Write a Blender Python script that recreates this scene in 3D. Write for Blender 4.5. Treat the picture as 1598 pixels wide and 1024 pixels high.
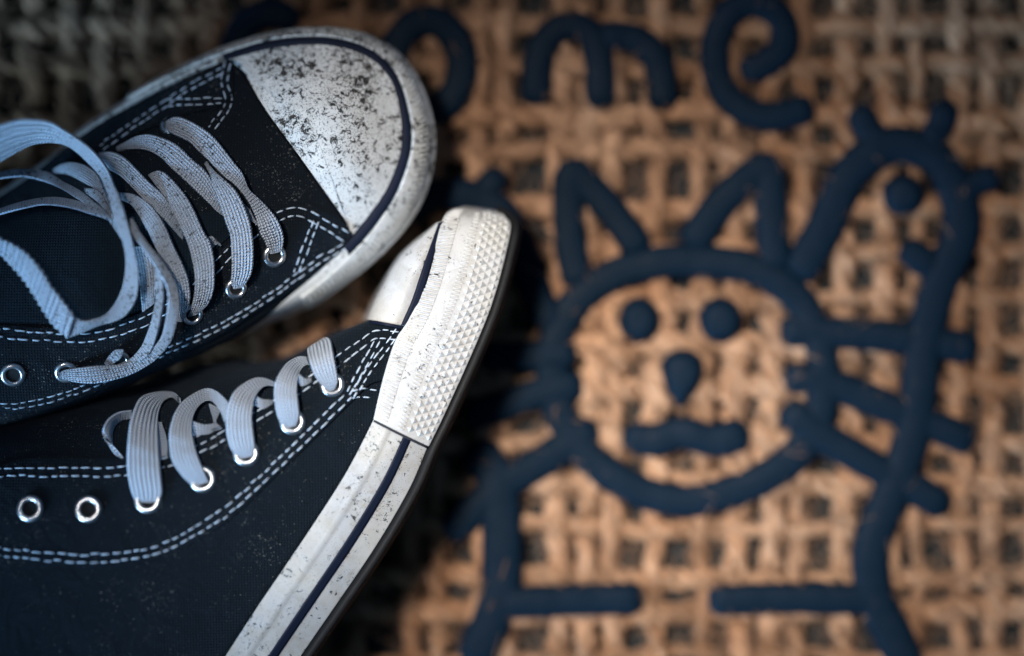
import bpy, math, random
import numpy as np
from mathutils import Vector, Matrix
from mathutils.bvhtree import BVHTree

# ---------------------------------------------------------------- scene, camera, light
for o in list(bpy.data.objects):
    bpy.data.objects.remove(o, do_unlink=True)
S = bpy.context.scene
COL = S.collection
random.seed(7)
RNG = np.random.default_rng(7)

W, H = 1598.0, 1024.0
DIST = 90.0                       # cm from lens to the mat at the picture's centre
FPX = 43.0 * DIST                 # 43 photograph pixels to a centimetre on the mat
TILT = math.radians(0.0)
CAM = np.array([-DIST * math.sin(TILT), 0.0, DIST * math.cos(TILT)])
FWD = np.array([math.sin(TILT), 0.0, -math.cos(TILT)])
RIGHT = np.array([math.cos(TILT), 0.0, math.sin(TILT)])
UP = np.array([0.0, 1.0, 0.0])
cam_d = bpy.data.cameras.new('camera')
cam = bpy.data.objects.new('camera', cam_d)
COL.objects.link(cam)
cam.matrix_world = Matrix(((RIGHT[0], UP[0], -FWD[0], CAM[0] * .01),
                           (RIGHT[1], UP[1], -FWD[1], CAM[1] * .01),
                           (RIGHT[2], UP[2], -FWD[2], CAM[2] * .01), (0, 0, 0, 1)))
cam_d.sensor_width = 36.0
cam_d.lens = 36.0 * FPX / W
cam_d.clip_start = 0.01
cam_d.clip_end = 50.0
cam_d.dof.use_dof = True
cam_d.dof.focus_distance = 0.844
cam_d.dof.aperture_fstop = 1.08
S.camera = cam

world = bpy.data.worlds.new('World')
S.world = world
world.use_nodes = True
bg = world.node_tree.nodes['Background']
bg.inputs['Color'].default_value = (0.22, 0.47, 0.88, 1)
bg.inputs['Strength'].default_value = 0.14


def aim(o, src, dst):
    o.location = Vector(src) * .01
    o.rotation_euler = (Vector(dst) - Vector(src)).to_track_quat('-Z', 'Y').to_euler()


ld = bpy.data.lights.new('key_lamp', 'SPOT')
ld.energy = 150.0
ld.color = (1.0, 0.94, 0.88)
ld.spot_size = math.radians(17.0)
ld.spot_blend = 1.0
ld.shadow_soft_size = 0.11
key = bpy.data.objects.new('key_lamp', ld)
COL.objects.link(key)
aim(key, (-30, 22, 100), (6.4, -5.4, 0))
wl = bpy.data.lights.new('cool_fill_lamp', 'AREA')      # added cool fill from low left, brightening shoes and laces; no real source
wl.energy = 0.85
wl.color = (0.36, 0.66, 1.0)
wl.shape = 'RECTANGLE'
wl.size = 0.5
wl.size_y = 0.3
fill = bpy.data.objects.new('cool_fill_lamp', wl)
COL.objects.link(fill)
wl.spread = math.radians(28)
aim(fill, (-58, -46, 24), (-11, -4, 5))

S.view_settings.view_transform = 'Standard'
S.view_settings.look = 'None'
S.view_settings.gamma = 1.0
S.view_settings.use_curve_mapping = False
S.view_settings.exposure = 0.0
S.render.engine = 'CYCLES'


# ---------------------------------------------------------------- geometry helpers (centimetres)
def ray(px, py):
    d = FWD + RIGHT * ((px - W / 2) / FPX) - UP * ((py - H / 2) / FPX)
    return d


def P(px, py, h):
    """the point of the place at height h (cm) that the photograph shows at px, py"""
    d = ray(px, py)
    t = (h - CAM[2]) / d[2]
    return CAM + d * t


def PP(l):
    # the shoes' heights are sketched a little tall: ease everything above the toe down
    return np.array([P(x, y, h if h < 4 else 4 + (h - 4) * .62) for x, y, h in l])


def resample(pts, n, dims=None):
    """Catmull-Rom through pts, n points even in arc length (over the first dims columns)"""
    pts = np.asarray(pts, float)
    if len(pts) == 1:
        return np.repeat(pts, n, 0)
    e = np.vstack([2 * pts[0] - pts[1], pts, 2 * pts[-1] - pts[-2]])
    out = []
    k = max(8, int(4 * n / len(pts)))
    for i in range(1, len(e) - 2):
        p0, p1, p2, p3 = e[i - 1], e[i], e[i + 1], e[i + 2]
        t = np.linspace(0, 1, k, endpoint=False)[:, None]
        out.append(.5 * ((2 * p1) + (-p0 + p2) * t + (2 * p0 - 5 * p1 + 4 * p2 - p3) * t ** 2
                         + (-p0 + 3 * p1 - 3 * p2 + p3) * t ** 3))
    out.append(pts[-1:])
    d = np.vstack(out)
    q = d if dims is None else d[:, :dims]
    s = np.concatenate([[0], np.cumsum(np.linalg.norm(np.diff(q, axis=0), axis=1))])
    u = np.linspace(0, s[-1], n)
    return np.stack([np.interp(u, s, d[:, c]) for c in range(d.shape[1])], 1)


def loft(rails, nu, nv):
    """rails: list of world polylines; a smooth sheet nu x nv x 3 through them"""
    r = [resample(a, nu) for a in rails]
    g = np.zeros((nu, nv, 3))
    for i in range(nu):
        g[i] = resample([a[i] for a in r], nv)
    return g


def grid_faces(nu, nv, close_v=False):
    f = []
    m = nv if close_v else nv - 1
    for i in range(nu - 1):
        for j in range(m):
            k = (j + 1) % nv
            f.append((i * nv + j, (i + 1) * nv + j, (i + 1) * nv + k, i * nv + k))
    return f


def grid_normals(g):
    du = np.gradient(g, axis=0)
    dv = np.gradient(g, axis=1)
    n = np.cross(du, dv)
    n /= np.linalg.norm(n, axis=2, keepdims=True) + 1e-9
    if n[..., 2].mean() < 0:
        n = -n
    return n


def make(name, verts, faces, mat, parent=None, uv=None, smooth=True, solid=0.0, bevel=0.0, flip=None):
    v = np.asarray(verts, float).reshape(-1, 3)
    org = np.zeros(3)
    p = parent
    while p is not None:
        org += np.array(p.location) * 100
        p = p.parent
    me = bpy.data.meshes.new(name)
    me.from_pydata(((v - org) * .01).tolist(), [], [tuple(int(a) for a in f) for f in faces])
    if smooth:
        me.polygons.foreach_set('use_smooth', [True] * len(me.polygons))
    if uv is not None:
        l = me.uv_layers.new(name='UVMap')
        idx = np.zeros(len(me.loops), dtype=np.int32)
        me.loops.foreach_get('vertex_index', idx)
        l.data.foreach_set('uv', np.asarray(uv, float).reshape(-1, 2)[idx].astype(np.float32).ravel())
    me.materials.append(mat)
    me.update()
    if flip is None and solid:
        nz = sum(pl.normal.z * pl.area for pl in me.polygons)
        if nz < 0:
            me.flip_normals()
    o = bpy.data.objects.new(name, me)
    COL.objects.link(o)
    if parent is not None:
        o.parent = parent
    if solid:
        m = o.modifiers.new('thickness', 'SOLIDIFY')
        m.thickness = solid * .01
        m.offset = -1
        if bevel:
            b = o.modifiers.new('edge', 'BEVEL')
            b.width = bevel * .01
            b.segments = 2
            b.limit_method = 'ANGLE'
            b.angle_limit = math.radians(50)
    return o


def sheet(name, g, mat, parent, solid=0.0, bevel=0.0):
    nu, nv = g.shape[:2]
    return make(name, g, grid_faces(nu, nv), mat, parent, solid=solid, bevel=bevel)


def empty(name, loc, label, cat, group=None):
    o = bpy.data.objects.new(name, None)
    COL.objects.link(o)
    o.location = Vector(loc) * .01
    o.empty_display_size = .02
    o['label'] = label
    o['category'] = cat
    if group:
        o['group'] = group
    return o


class Surface:
    """answers where the photograph's ray through a pixel meets a built sheet"""
    def __init__(self, grids):
        v, f = [], []
        for g in grids:
            k = len(v)
            v += [tuple(p) for p in g.reshape(-1, 3)]
            f += [tuple(a + k for a in q) for q in grid_faces(*g.shape[:2])]
        self.t = BVHTree.FromPolygons([Vector(p) for p in v], f)

    def hit(self, px, py):
        d = Vector(ray(px, py)).normalized()
        loc, n, i, dist = self.t.ray_cast(Vector(CAM), d)
        if loc is None:
            return None, None
        if n.dot(d) > 0:
            n = -n
        return np.array(loc), np.array(n)


# ---------------------------------------------------------------- materials
def mat(name):
    m = bpy.data.materials.new(name)
    m.use_nodes = True
    return m, m.node_tree.nodes, m.node_tree.links, m.node_tree.nodes['Principled BSDF']


def nd(N, t, **kw):
    n = N.new(t)
    for k, v in kw.items():
        if k in n.inputs:
            n.inputs[k].default_value = v
        else:
            setattr(n, k, v)
    return n


def math_n(N, L, op, a, b=None, c=None):
    n = N.new('ShaderNodeMath')
    n.operation = op
    for i, x in enumerate((a, b, c)):
        if x is None:
            continue
        if isinstance(x, (int, float)):
            n.inputs[i].default_value = x
        else:
            L.new(x, n.inputs[i])
    return n.outputs[0]


def ramp(N, L, src, stops):
    r = N.new('ShaderNodeValToRGB')
    e = r.color_ramp.elements
    while len(e) < len(stops):
        e.new(.5)
    for k, (p, c) in enumerate(stops):
        e[k].position = p
        e[k].color = (c, c, c, 1) if isinstance(c, (int, float)) else (*c, 1)
    L.new(src, r.inputs[0])
    return r.outputs[0]


def mix(N, L, f, a, b):
    n = N.new('ShaderNodeMix')
    n.data_type = 'RGBA'
    for s, x in ((0, f), (6, a), (7, b)):
        if isinstance(x, (int, float)):
            n.inputs[s].default_value = x
        elif isinstance(x, tuple):
            n.inputs[s].default_value = (*x, 1)
        else:
            L.new(x, n.inputs[s])
    return n.outputs[2]


def noise(N, L, co, scale, detail=4, rough=.55, dist=0.0):
    n = nd(N, 'ShaderNodeTexNoise', Scale=scale, Detail=detail, Roughness=rough, Distortion=dist)
    L.new(co, n.inputs['Vector'])
    return n.outputs['Fac']


def bump(N, L, B, h, strength, dist):
    b = nd(N, 'ShaderNodeBump', Strength=strength, Distance=dist)
    L.new(h, b.inputs['Height'])
    L.new(b.outputs[0], B.inputs['Normal'])


def white_rubber(name, flakes, grime, tint=(0.75, 0.76, 0.755), north=0.0):
    m, N, L, B = mat(name)
    co = N.new('ShaderNodeTexCoord').outputs['Object']
    patch = noise(N, L, co, 55, 3)
    a = noise(N, L, co, 400, 6, .76, .6)
    b = noise(N, L, co, 1900, 5, .7)
    thr = math_n(N, L, 'MULTIPLY_ADD', patch, -.22, .82 - flakes)
    if north:
        sep = N.new('ShaderNodeSeparateXYZ')
        L.new(co, sep.inputs[0])
        thr = math_n(N, L, 'MULTIPLY_ADD', sep.outputs['Y'], -north, thr)
    f1 = math_n(N, L, 'MULTIPLY', math_n(N, L, 'SUBTRACT', a, thr), 40)
    f2 = math_n(N, L, 'MULTIPLY', math_n(N, L, 'SUBTRACT', b, math_n(N, L, 'ADD', thr, .015)), 22)
    f = math_n(N, L, 'MINIMUM', math_n(N, L, 'MAXIMUM', math_n(N, L, 'MAXIMUM', f1, f2), 0), 1)
    g1 = noise(N, L, co, 120, 6, .65, 1.2)
    g = math_n(N, L, 'MULTIPLY', ramp(N, L, g1, [(.42, 0), (.75, 1)]), grime)
    base = mix(N, L, g, tint, (0.33, 0.31, 0.27))
    yel = ramp(N, L, noise(N, L, co, 40, 2), [(.45, 0), (.7, .35)])
    base = mix(N, L, yel, base, (0.66, 0.63, 0.54))
    col = mix(N, L, f, base, mix(N, L, ramp(N, L, g1, [(.4, 0), (.65, 1)]), (0.010, 0.011, 0.012), (0.040, 0.031, 0.022)))
    L.new(col, B.inputs['Base Color'])
    rg = math_n(N, L, 'MULTIPLY_ADD', g1, .3, .36)
    L.new(math_n(N, L, 'MAXIMUM', rg, math_n(N, L, 'MULTIPLY', f, .8)), B.inputs['Roughness'])
    hgt = math_n(N, L, 'ADD', math_n(N, L, 'MULTIPLY', f, 1.0), math_n(N, L, 'MULTIPLY', b, .25))
    bump(N, L, B, hgt, .5, .0003)
    return m


def dark_fabric(name, col, weave=330, dust=.5, col2=None):
    m, N, L, B = mat(name)
    co = N.new('ShaderNodeTexCoord').outputs['Object']
    w1 = nd(N, 'ShaderNodeTexWave', Scale=weave, Distortion=.6, Detail=1)
    w2 = nd(N, 'ShaderNodeTexWave', Scale=weave, Distortion=.6, Detail=1, bands_direction='Y')
    L.new(co, w1.inputs['Vector'])
    L.new(co, w2.inputs['Vector'])
    wv = math_n(N, L, 'MULTIPLY', w1.outputs['Fac'], w2.outputs['Fac'])
    n1 = noise(N, L, co, 70, 5, .6)
    n2 = noise(N, L, co, 1500, 4, .7)
    n3 = noise(N, L, co, 60, 3)
    base = mix(N, L, n1, col, col2 or tuple(c * 1.9 for c in col))
    base = mix(N, L, math_n(N, L, 'MULTIPLY', wv, .8), base, tuple(c * 3.2 for c in col))
    thr = math_n(N, L, 'MULTIPLY_ADD', n3, -.28, .97 - .1 * dust)
    d = math_n(N, L, 'MULTIPLY', math_n(N, L, 'SUBTRACT', n2, thr), 18)
    d = math_n(N, L, 'MINIMUM', math_n(N, L, 'MAXIMUM', d, 0), .75)
    base = mix(N, L, d, base, (0.36, 0.36, 0.32))
    L.new(base, B.inputs['Base Color'])
    B.inputs['Roughness'].default_value = .9
    B.inputs['Specular IOR Level'].default_value = .18
    B.inputs['Sheen Weight'].default_value = .03
    B.inputs['Sheen Roughness'].default_value = .5
    B.inputs['Sheen Tint'].default_value = (.5, .7, 1, 1)
    wr = noise(N, L, co, 90, 3, .5, .8)
    bump(N, L, B, math_n(N, L, 'ADD', math_n(N, L, 'ADD', wv, n2), math_n(N, L, 'MULTIPLY', wr, 5.0)), .7, .0004)
    return m


def lace_material(name, fleck):
    m, N, L, B = mat(name)
    tc = N.new('ShaderNodeTexCoord')
    sep = N.new('ShaderNodeSeparateXYZ')
    L.new(tc.outputs['UV'], sep.inputs[0])
    u, v = sep.outputs['X'], sep.outputs['Y']
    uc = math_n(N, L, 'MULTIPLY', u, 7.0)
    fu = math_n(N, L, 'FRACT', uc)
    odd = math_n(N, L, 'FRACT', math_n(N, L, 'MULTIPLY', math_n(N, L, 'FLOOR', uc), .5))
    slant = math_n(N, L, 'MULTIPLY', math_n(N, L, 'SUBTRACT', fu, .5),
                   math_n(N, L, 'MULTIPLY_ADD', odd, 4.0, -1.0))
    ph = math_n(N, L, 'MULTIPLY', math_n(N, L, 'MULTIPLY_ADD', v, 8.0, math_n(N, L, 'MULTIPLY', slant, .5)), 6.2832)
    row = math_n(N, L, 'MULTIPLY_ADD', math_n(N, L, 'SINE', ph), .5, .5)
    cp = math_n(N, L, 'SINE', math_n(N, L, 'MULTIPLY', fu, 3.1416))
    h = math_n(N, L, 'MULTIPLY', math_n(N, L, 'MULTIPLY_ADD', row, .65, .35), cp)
    co = tc.outputs['Object']
    a = noise(N, L, co, 900, 5, .7)
    pt = noise(N, L, co, 70, 3)
    sep2 = N.new('ShaderNodeSeparateXYZ')
    L.new(co, sep2.inputs[0])
    thr = math_n(N, L, 'MULTIPLY_ADD', pt, -.24, .82 - fleck)
    f = math_n(N, L, 'MINIMUM', math_n(N, L, 'MAXIMUM', math_n(N, L, 'MULTIPLY', math_n(N, L, 'SUBTRACT', a, thr), 20), 0), .9)
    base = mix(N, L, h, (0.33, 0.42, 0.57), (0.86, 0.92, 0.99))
    gr = ramp(N, L, noise(N, L, co, 160, 5, .6), [(.45, 0), (.8, .35)])
    base = mix(N, L, gr, base, (0.34, 0.36, 0.38))
    col = mix(N, L, f, base, (0.02, 0.022, 0.025))
    L.new(col, B.inputs['Base Color'])
    B.inputs['Roughness'].default_value = .85
    B.inputs['Specular IOR Level'].default_value = .2
    B.inputs['Sheen Weight'].default_value = .15
    bump(N, L, B, h, 1.0, .0011)
    return m


def jute_material():
    m, N, L, B = mat('jute')
    co = N.new('ShaderNodeTexCoord').outputs['Object']
    uvs = N.new('ShaderNodeTexCoord').outputs['UV']
    mp = nd(N, 'ShaderNodeMapping')
    mp.inputs['Scale'].default_value = (26, 5, 1)
    L.new(uvs, mp.inputs['Vector'])
    fib = noise(N, L, mp.outputs[0], 1.0, 5, .65, .3)
    n1 = noise(N, L, co, 45, 4, .6)
    n2 = noise(N, L, co, 14, 2, .5)
    c = mix(N, L, ramp(N, L, n1, [(.3, 0), (.7, 1)]), (0.31, 0.138, 0.062), (0.70, 0.405, 0.235))
    c = mix(N, L, ramp(N, L, fib, [(.28, .75), (.6, 0)]), c, (0.22, 0.105, 0.05))
    c = mix(N, L, ramp(N, L, n2, [(.4, 0), (.7, .45)]), c, (0.66, 0.46, 0.32))
    oi = N.new('ShaderNodeObjectInfo').outputs['Random']
    c = mix(N, L, math_n(N, L, 'MULTIPLY', oi, .35), c, (0.34, 0.16, 0.075))
    n5 = noise(N, L, co, 22, 4, .65, .5)
    c = mix(N, L, ramp(N, L, n5, [(.5, 0), (.68, .55)]), c, (0.15, 0.085, 0.05))
    n4 = noise(N, L, co, 130, 4, .7)
    c = mix(N, L, ramp(N, L, n4, [(.5, 0), (.75, .6)]), c, (0.20, 0.11, 0.065))
    L.new(c, B.inputs['Base Color'])
    B.inputs['Roughness'].default_value = .85
    B.inputs['Specular IOR Level'].default_value = .25
    bump(N, L, B, fib, .9, .0009)
    return m


def rubber(name, col, rough=.5, b=.4, spec=.5):
    m, N, L, B = mat(name)
    co = N.new('ShaderNodeTexCoord').outputs['Object']
    n1 = noise(N, L, co, 260, 5, .6)
    n2 = noise(N, L, co, 60, 3, .6)
    L.new(mix(N, L, n1, col, tuple(min(1, c * 1.7) for c in col)), B.inputs['Base Color'])
    L.new(math_n(N, L, 'MULTIPLY_ADD', n2, .3, rough - .12), B.inputs['Roughness'])
    B.inputs['Specular IOR Level'].default_value = spec
    bump(N, L, B, math_n(N, L, 'ADD', n1, math_n(N, L, 'MULTIPLY', n2, 1.5)), b, .0008)
    return m


def simple(name, col, rough=.6, metal=0.0, scale=400):
    m, N, L, B = mat(name)
    co = N.new('ShaderNodeTexCoord').outputs['Object']
    n1 = noise(N, L, co, scale, 4, .6)
    L.new(mix(N, L, n1, tuple(c * .8 for c in col), tuple(min(1, c * 1.15) for c in col)), B.inputs['Base Color'])
    L.new(math_n(N, L, 'MULTIPLY_ADD', n1, .25, rough - .1), B.inputs['Roughness'])
    B.inputs['Metallic'].default_value = metal
    bump(N, L, B, n1, .15, .0003)
    return m


M_CAP_A = white_rubber('toe_rubber_speckled', .15, .4, north=.9)
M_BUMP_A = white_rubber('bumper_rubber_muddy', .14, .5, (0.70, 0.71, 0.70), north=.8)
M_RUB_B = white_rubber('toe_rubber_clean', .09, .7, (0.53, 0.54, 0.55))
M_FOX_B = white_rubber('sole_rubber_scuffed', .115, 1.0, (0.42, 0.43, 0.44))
M_CANVAS = dark_fabric('black_canvas', (0.0022, 0.0042, 0.0068), dust=1.85)
M_CANVAS_B = dark_fabric('black_canvas_dusty', (0.0020, 0.0043, 0.0072), dust=1.7)
M_TONGUE = dark_fabric('tongue_canvas', (0.0022, 0.0055, 0.0090), dust=1.0)
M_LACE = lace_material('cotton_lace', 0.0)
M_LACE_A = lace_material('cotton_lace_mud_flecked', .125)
M_JUTE = jute_material()
M_ART = rubber('navy_moulded_rubber', (0.0008, 0.0056, 0.0125), .6, .3, .08)
M_BACK = rubber('mat_backing_rubber', (0.010, 0.012, 0.013), .8, .6, .25)
M_STRIPE = rubber('stripe_rubber', (0.004, 0.007, 0.018), .55, .15, .15)
M_SOLE = rubber('brown_sole_rubber', (0.006, 0.006, 0.0065), .6, .3, .2)
M_STEP_SHADE = rubber('step_shade_dark', (0.016, 0.017, 0.022), .7, .2, .3)  # dark colour standing in for the shadow at the bumper's end step
M_THREAD = simple('white_thread', (0.60, 0.70, 0.82), .8, scale=900)
M_METAL = simple('eyelet_metal', (0.72, 0.73, 0.75), .3, 1.0, scale=500)
M_HOLE = simple('eyelet_dark', (0.006, 0.008, 0.010), .9)
M_FLOOR = simple('floor_stone', (0.05, 0.05, 0.05), .8, scale=60)


# ---------------------------------------------------------------- the surface below the mat
def wob(n, amp, k, rng):
    x = np.linspace(0, 1, n)
    y = np.zeros(n)
    for i in range(1, k + 1):
        y += rng.normal() * np.sin(2 * np.pi * (x * i * rng.uniform(.7, 1.3) + rng.random())) / math.sqrt(i)
    return amp * y / math.sqrt(k) * 1.6


X0, X1 = -25.0, 25.5
Y0, Y1 = -17.5, 17.5
v, f = [], []
n = 24
fl = np.zeros((n, n, 3))
fl[..., 0] = np.linspace(-60, 60, n)[:, None]
fl[..., 1] = np.linspace(-45, 45, n)[None, :]
fl[..., 2] = -.35
floor = sheet('floor', fl, M_FLOOR, None)
floor['kind'] = 'structure'

# ---------------------------------------------------------------- doormat
mat_o = empty('doormat', (0, 0, 0), 'woven brown jute doormat with navy rubber cat drawing and lettering', 'doormat')
g = np.zeros((30, 22, 3))
g[..., 0] = np.linspace(X0, X1, 30)[:, None]
g[..., 1] = np.linspace(Y0, Y1, 22)[None, :]
g[..., 2] = RNG.normal(0, .02, (30, 22))
sheet('backing', g, M_BACK, mat_o, solid=.3)

PX, PY = 1.326, 1.63
A0 = P(1199, 885, .5)
Z0, AMP, RAD = .52, .15, .36
FACE = P(1070, 600, .5)


def strand(name, axis, c0, idx, phase0, pitch, other_pitch, other0, lo, hi, rng):
    nr = int((hi - lo) / .15)
    s = np.linspace(lo, hi, nr)
    side = c0 + wob(nr, .17, 12, rng) + wob(nr, .07, 40, rng)
    sign = 1 if idx % 2 else -1
    z = Z0 + (AMP * sign if axis else -AMP * sign) * np.cos(np.pi * (s - other0) / other_pitch)
    z = z + wob(nr, .03, 25, rng)
    thick = RAD * (1 + rng.normal(0, .12)) * (1 + wob(nr, .16, 30, rng))
    if axis:
        dist = np.hypot(side - FACE[0], s - FACE[1])
    else:
        dist = np.hypot(s - FACE[0], side - FACE[1])
    thick = thick * (1 + .26 * np.exp(-(dist / 4.6) ** 4))
    tw = rng.uniform(1.9, 2.6)
    ph = rng.random() * 6.28
    verts, faces, uvs = [], [], []
    ns = 6
    plies = 5
    for k in range(plies):
        th = 2 * np.pi * s / tw + ph + 2 * np.pi * k / plies + wob(nr, .9, 22, rng)
        rr = thick * .62 * (1 + wob(nr, .26, 22, rng))
        oc = side + rr * np.cos(th)
        zc = z + .8 * rr * np.sin(th)
        pr = thick * .43 * (1 + wob(nr, .2, 60, rng)) * rng.uniform(.8, 1.25)
        a = np.linspace(0, 2 * np.pi, ns, endpoint=False)
        o2 = oc[:, None] + pr[:, None] * np.cos(a)[None]
        z2 = np.clip(zc[:, None] + .85 * pr[:, None] * np.sin(a)[None], .01, None)
        z2 = np.where(z2 > .86, .86 + (z2 - .86) * .35, z2)
        s2 = np.repeat(s[:, None], ns, 1)
        gg = np.stack([o2, s2, z2], 2) if axis else np.stack([s2, o2, z2], 2)
        b = sum(len(q) for q in verts)
        verts.append(gg.reshape(-1, 3))
        faces += [tuple(b + q for q in ff) for ff in grid_faces(nr, ns, True)]
        uvs.append(np.stack([np.repeat((np.abs(a - np.pi) / np.pi + k * 1.7)[None], nr, 0), s2 + idx * 3.1], 2).reshape(-1, 2))
    return make(name, np.vstack(verts), faces, M_JUTE, mat_o, uv=np.vstack(uvs))


anchors = []
i0 = int(math.floor((X0 + .4 - A0[0]) / PX)) + 1
i1 = int(math.floor((X1 - .4 - A0[0]) / PX))
j0 = int(math.floor((Y0 + .4 - A0[1]) / PY)) + 1
j1 = int(math.floor((Y1 - .4 - A0[1]) / PY))
for i in range(i0, i1 + 1):
    x = A0[0] + i * PX + RNG.normal(0, .19)
    # the sign of the weave follows the crossing number
    strand('warp_strand', 1, x, i, 0, PX, PY, A0[1], Y0 - .3, Y1 + .3, RNG)
    anchors.append((1, x))
for j in range(j0, j1 + 1):
    y = A0[1] + j * PY + RNG.normal(0, .18)
    strand('weft_strand', 0, y, j, 0, PY, PX, A0[0], X0 - .3, X1 + .3, RNG)
    anchors.append((0, y))

# loose fibres teased out of the jute
nf = 19000
ax = RNG.integers(0, len(anchors), nf)
seg = 7
verts = np.zeros((nf, seg, 3, 3))
for k in range(nf):
    a, c = anchors[ax[k]]
    t = RNG.uniform(Y0, Y1) if a else RNG.uniform(X0, X1)
    p = np.array([c + RNG.normal(0, .38), t, Z0 + RNG.uniform(-.15, .32)]) if a else np.array([t, c + RNG.normal(0, .42), Z0 + RNG.uniform(-.15, .32)])
    ang = (math.pi / 2 if a else 0) + RNG.normal(0, .9) + (math.pi if RNG.random() < .5 else 0)
    ln = RNG.uniform(.5, 1.7)
    cur = RNG.normal(0, 1.3)
    rise = RNG.uniform(.02, .3)
    u = np.linspace(0, 1, seg)
    an = ang + cur * u
    xy = np.cumsum(np.stack([np.cos(an), np.sin(an)], 1) * ln / seg, 0)
    z = p[2] + rise * np.sin(u * RNG.uniform(2, 3.6)) + .12 * RNG.random()
    r = RNG.uniform(.009, .034) * (1 - .6 * u)
    nx, ny = -np.sin(an), np.cos(an)
    cx, cy = p[0] + xy[:, 0], p[1] + xy[:, 1]
    for q, (du, dz) in enumerate(((-1, -.5), (1, -.5), (0, 1))):
        verts[k, :, q, 0] = cx + nx * r * du
        verts[k, :, q, 1] = cy + ny * r * du
        verts[k, :, q, 2] = z + r * dz
faces = []
base = np.array(grid_faces(seg, 3, True))
faces = (base[None] + (np.arange(nf) * seg * 3)[:, None, None]).reshape(-1, 4)
fo = make('loose_fibres', verts, faces, M_JUTE, mat_o, uv=np.zeros((nf * seg * 3, 2)) + RNG.random((nf * seg * 3, 1)))
fo['kind'] = 'stuff'


def rubber_line(pts, width, name='rubber_line', closed=False, top=1.10):
    """a moulded rubber bead pressed into the jute along a line of the drawing"""
    w = (P(width, 0, .8)[0] - P(0, 0, .8)[0]) * 1.19
    q = PP([(x, y, .9) for x, y in pts])
    if closed:
        q = np.vstack([q, q[:1]])
    L_ = np.linalg.norm(np.diff(q, axis=0), axis=1).sum()
    nr = max(14, int(L_ / .16))
    if closed:
        e = np.vstack([q[-3:-1], q, q[1:3]])
        m = int(nr * len(e) / len(q))
        d = resample(e, m * 4)
        # keep one turn only
        a0 = np.argmin(np.linalg.norm(d[:m * 2] - q[0], axis=1))
        a1 = m * 2 + np.argmin(np.linalg.norm(d[m * 2:] - q[0], axis=1))
        c = resample(d[a0:a1 + 1][::4], nr)
    else:
        c = resample(q, nr)
    t = np.gradient(c, axis=0)
    t /= np.linalg.norm(t, axis=1, keepdims=True)
    nrm = np.stack([-t[:, 1], t[:, 0], np.zeros(nr)], 1)
    s = np.linspace(0, L_, nr)
    sc = np.ones(nr)
    if not closed:
        e = np.minimum(s, L_ - s) / (w * .5)
        sc = np.sqrt(np.clip(1 - (1 - np.clip(e, 0, 1)) ** 2, .0009, 1))
    wv = w * .5 * (1 + wob(nr, .03, max(3, int(L_ * 2)), RNG)) * sc
    hh = (top + RNG.uniform(-.03, .03)) * (1 + wob(nr, .012, max(3, int(L_)), RNG)) * (.55 + .45 * sc)
    prof = []
    for k in range(13):
        a = math.pi * k / 12
        ca, sa = math.cos(a), math.sin(a)
        prof.append((math.copysign(abs(ca) ** .62, ca), abs(sa) ** .32))
    gg = np.zeros((nr, 13, 3))
    for k, (pa, pb) in enumerate(prof):
        gg[:, k] = c + nrm * (wv * pa)[:, None]
        gg[:, k, 2] = .03 + hh * pb
    if closed:
        gg[-1] = gg[0]
    return sheet(name, gg, M_ART, mat_o)


def rubber_blob(cx, cy, rx, ry, pts=None, top=1.32):
    c = P(cx, cy, .9)
    nr, na = 14, 36
    gg = np.zeros((nr, na + 1, 3))
    for k in range(na + 1):
        a = 2 * math.pi * k / na
        if pts is None:
            b = P(cx + rx * math.cos(a), cy - ry * math.sin(a), .9)
        else:
            b = pts[k % na]
        for r in range(nr):
            u = r / (nr - 1)
            p = c + (b - c) * u
            p[2] = .03 + top * max(0, 1 - u ** 4) ** .42
            gg[r, k] = p
    return sheet('rubber_dot', gg, M_ART, mat_o)


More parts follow.
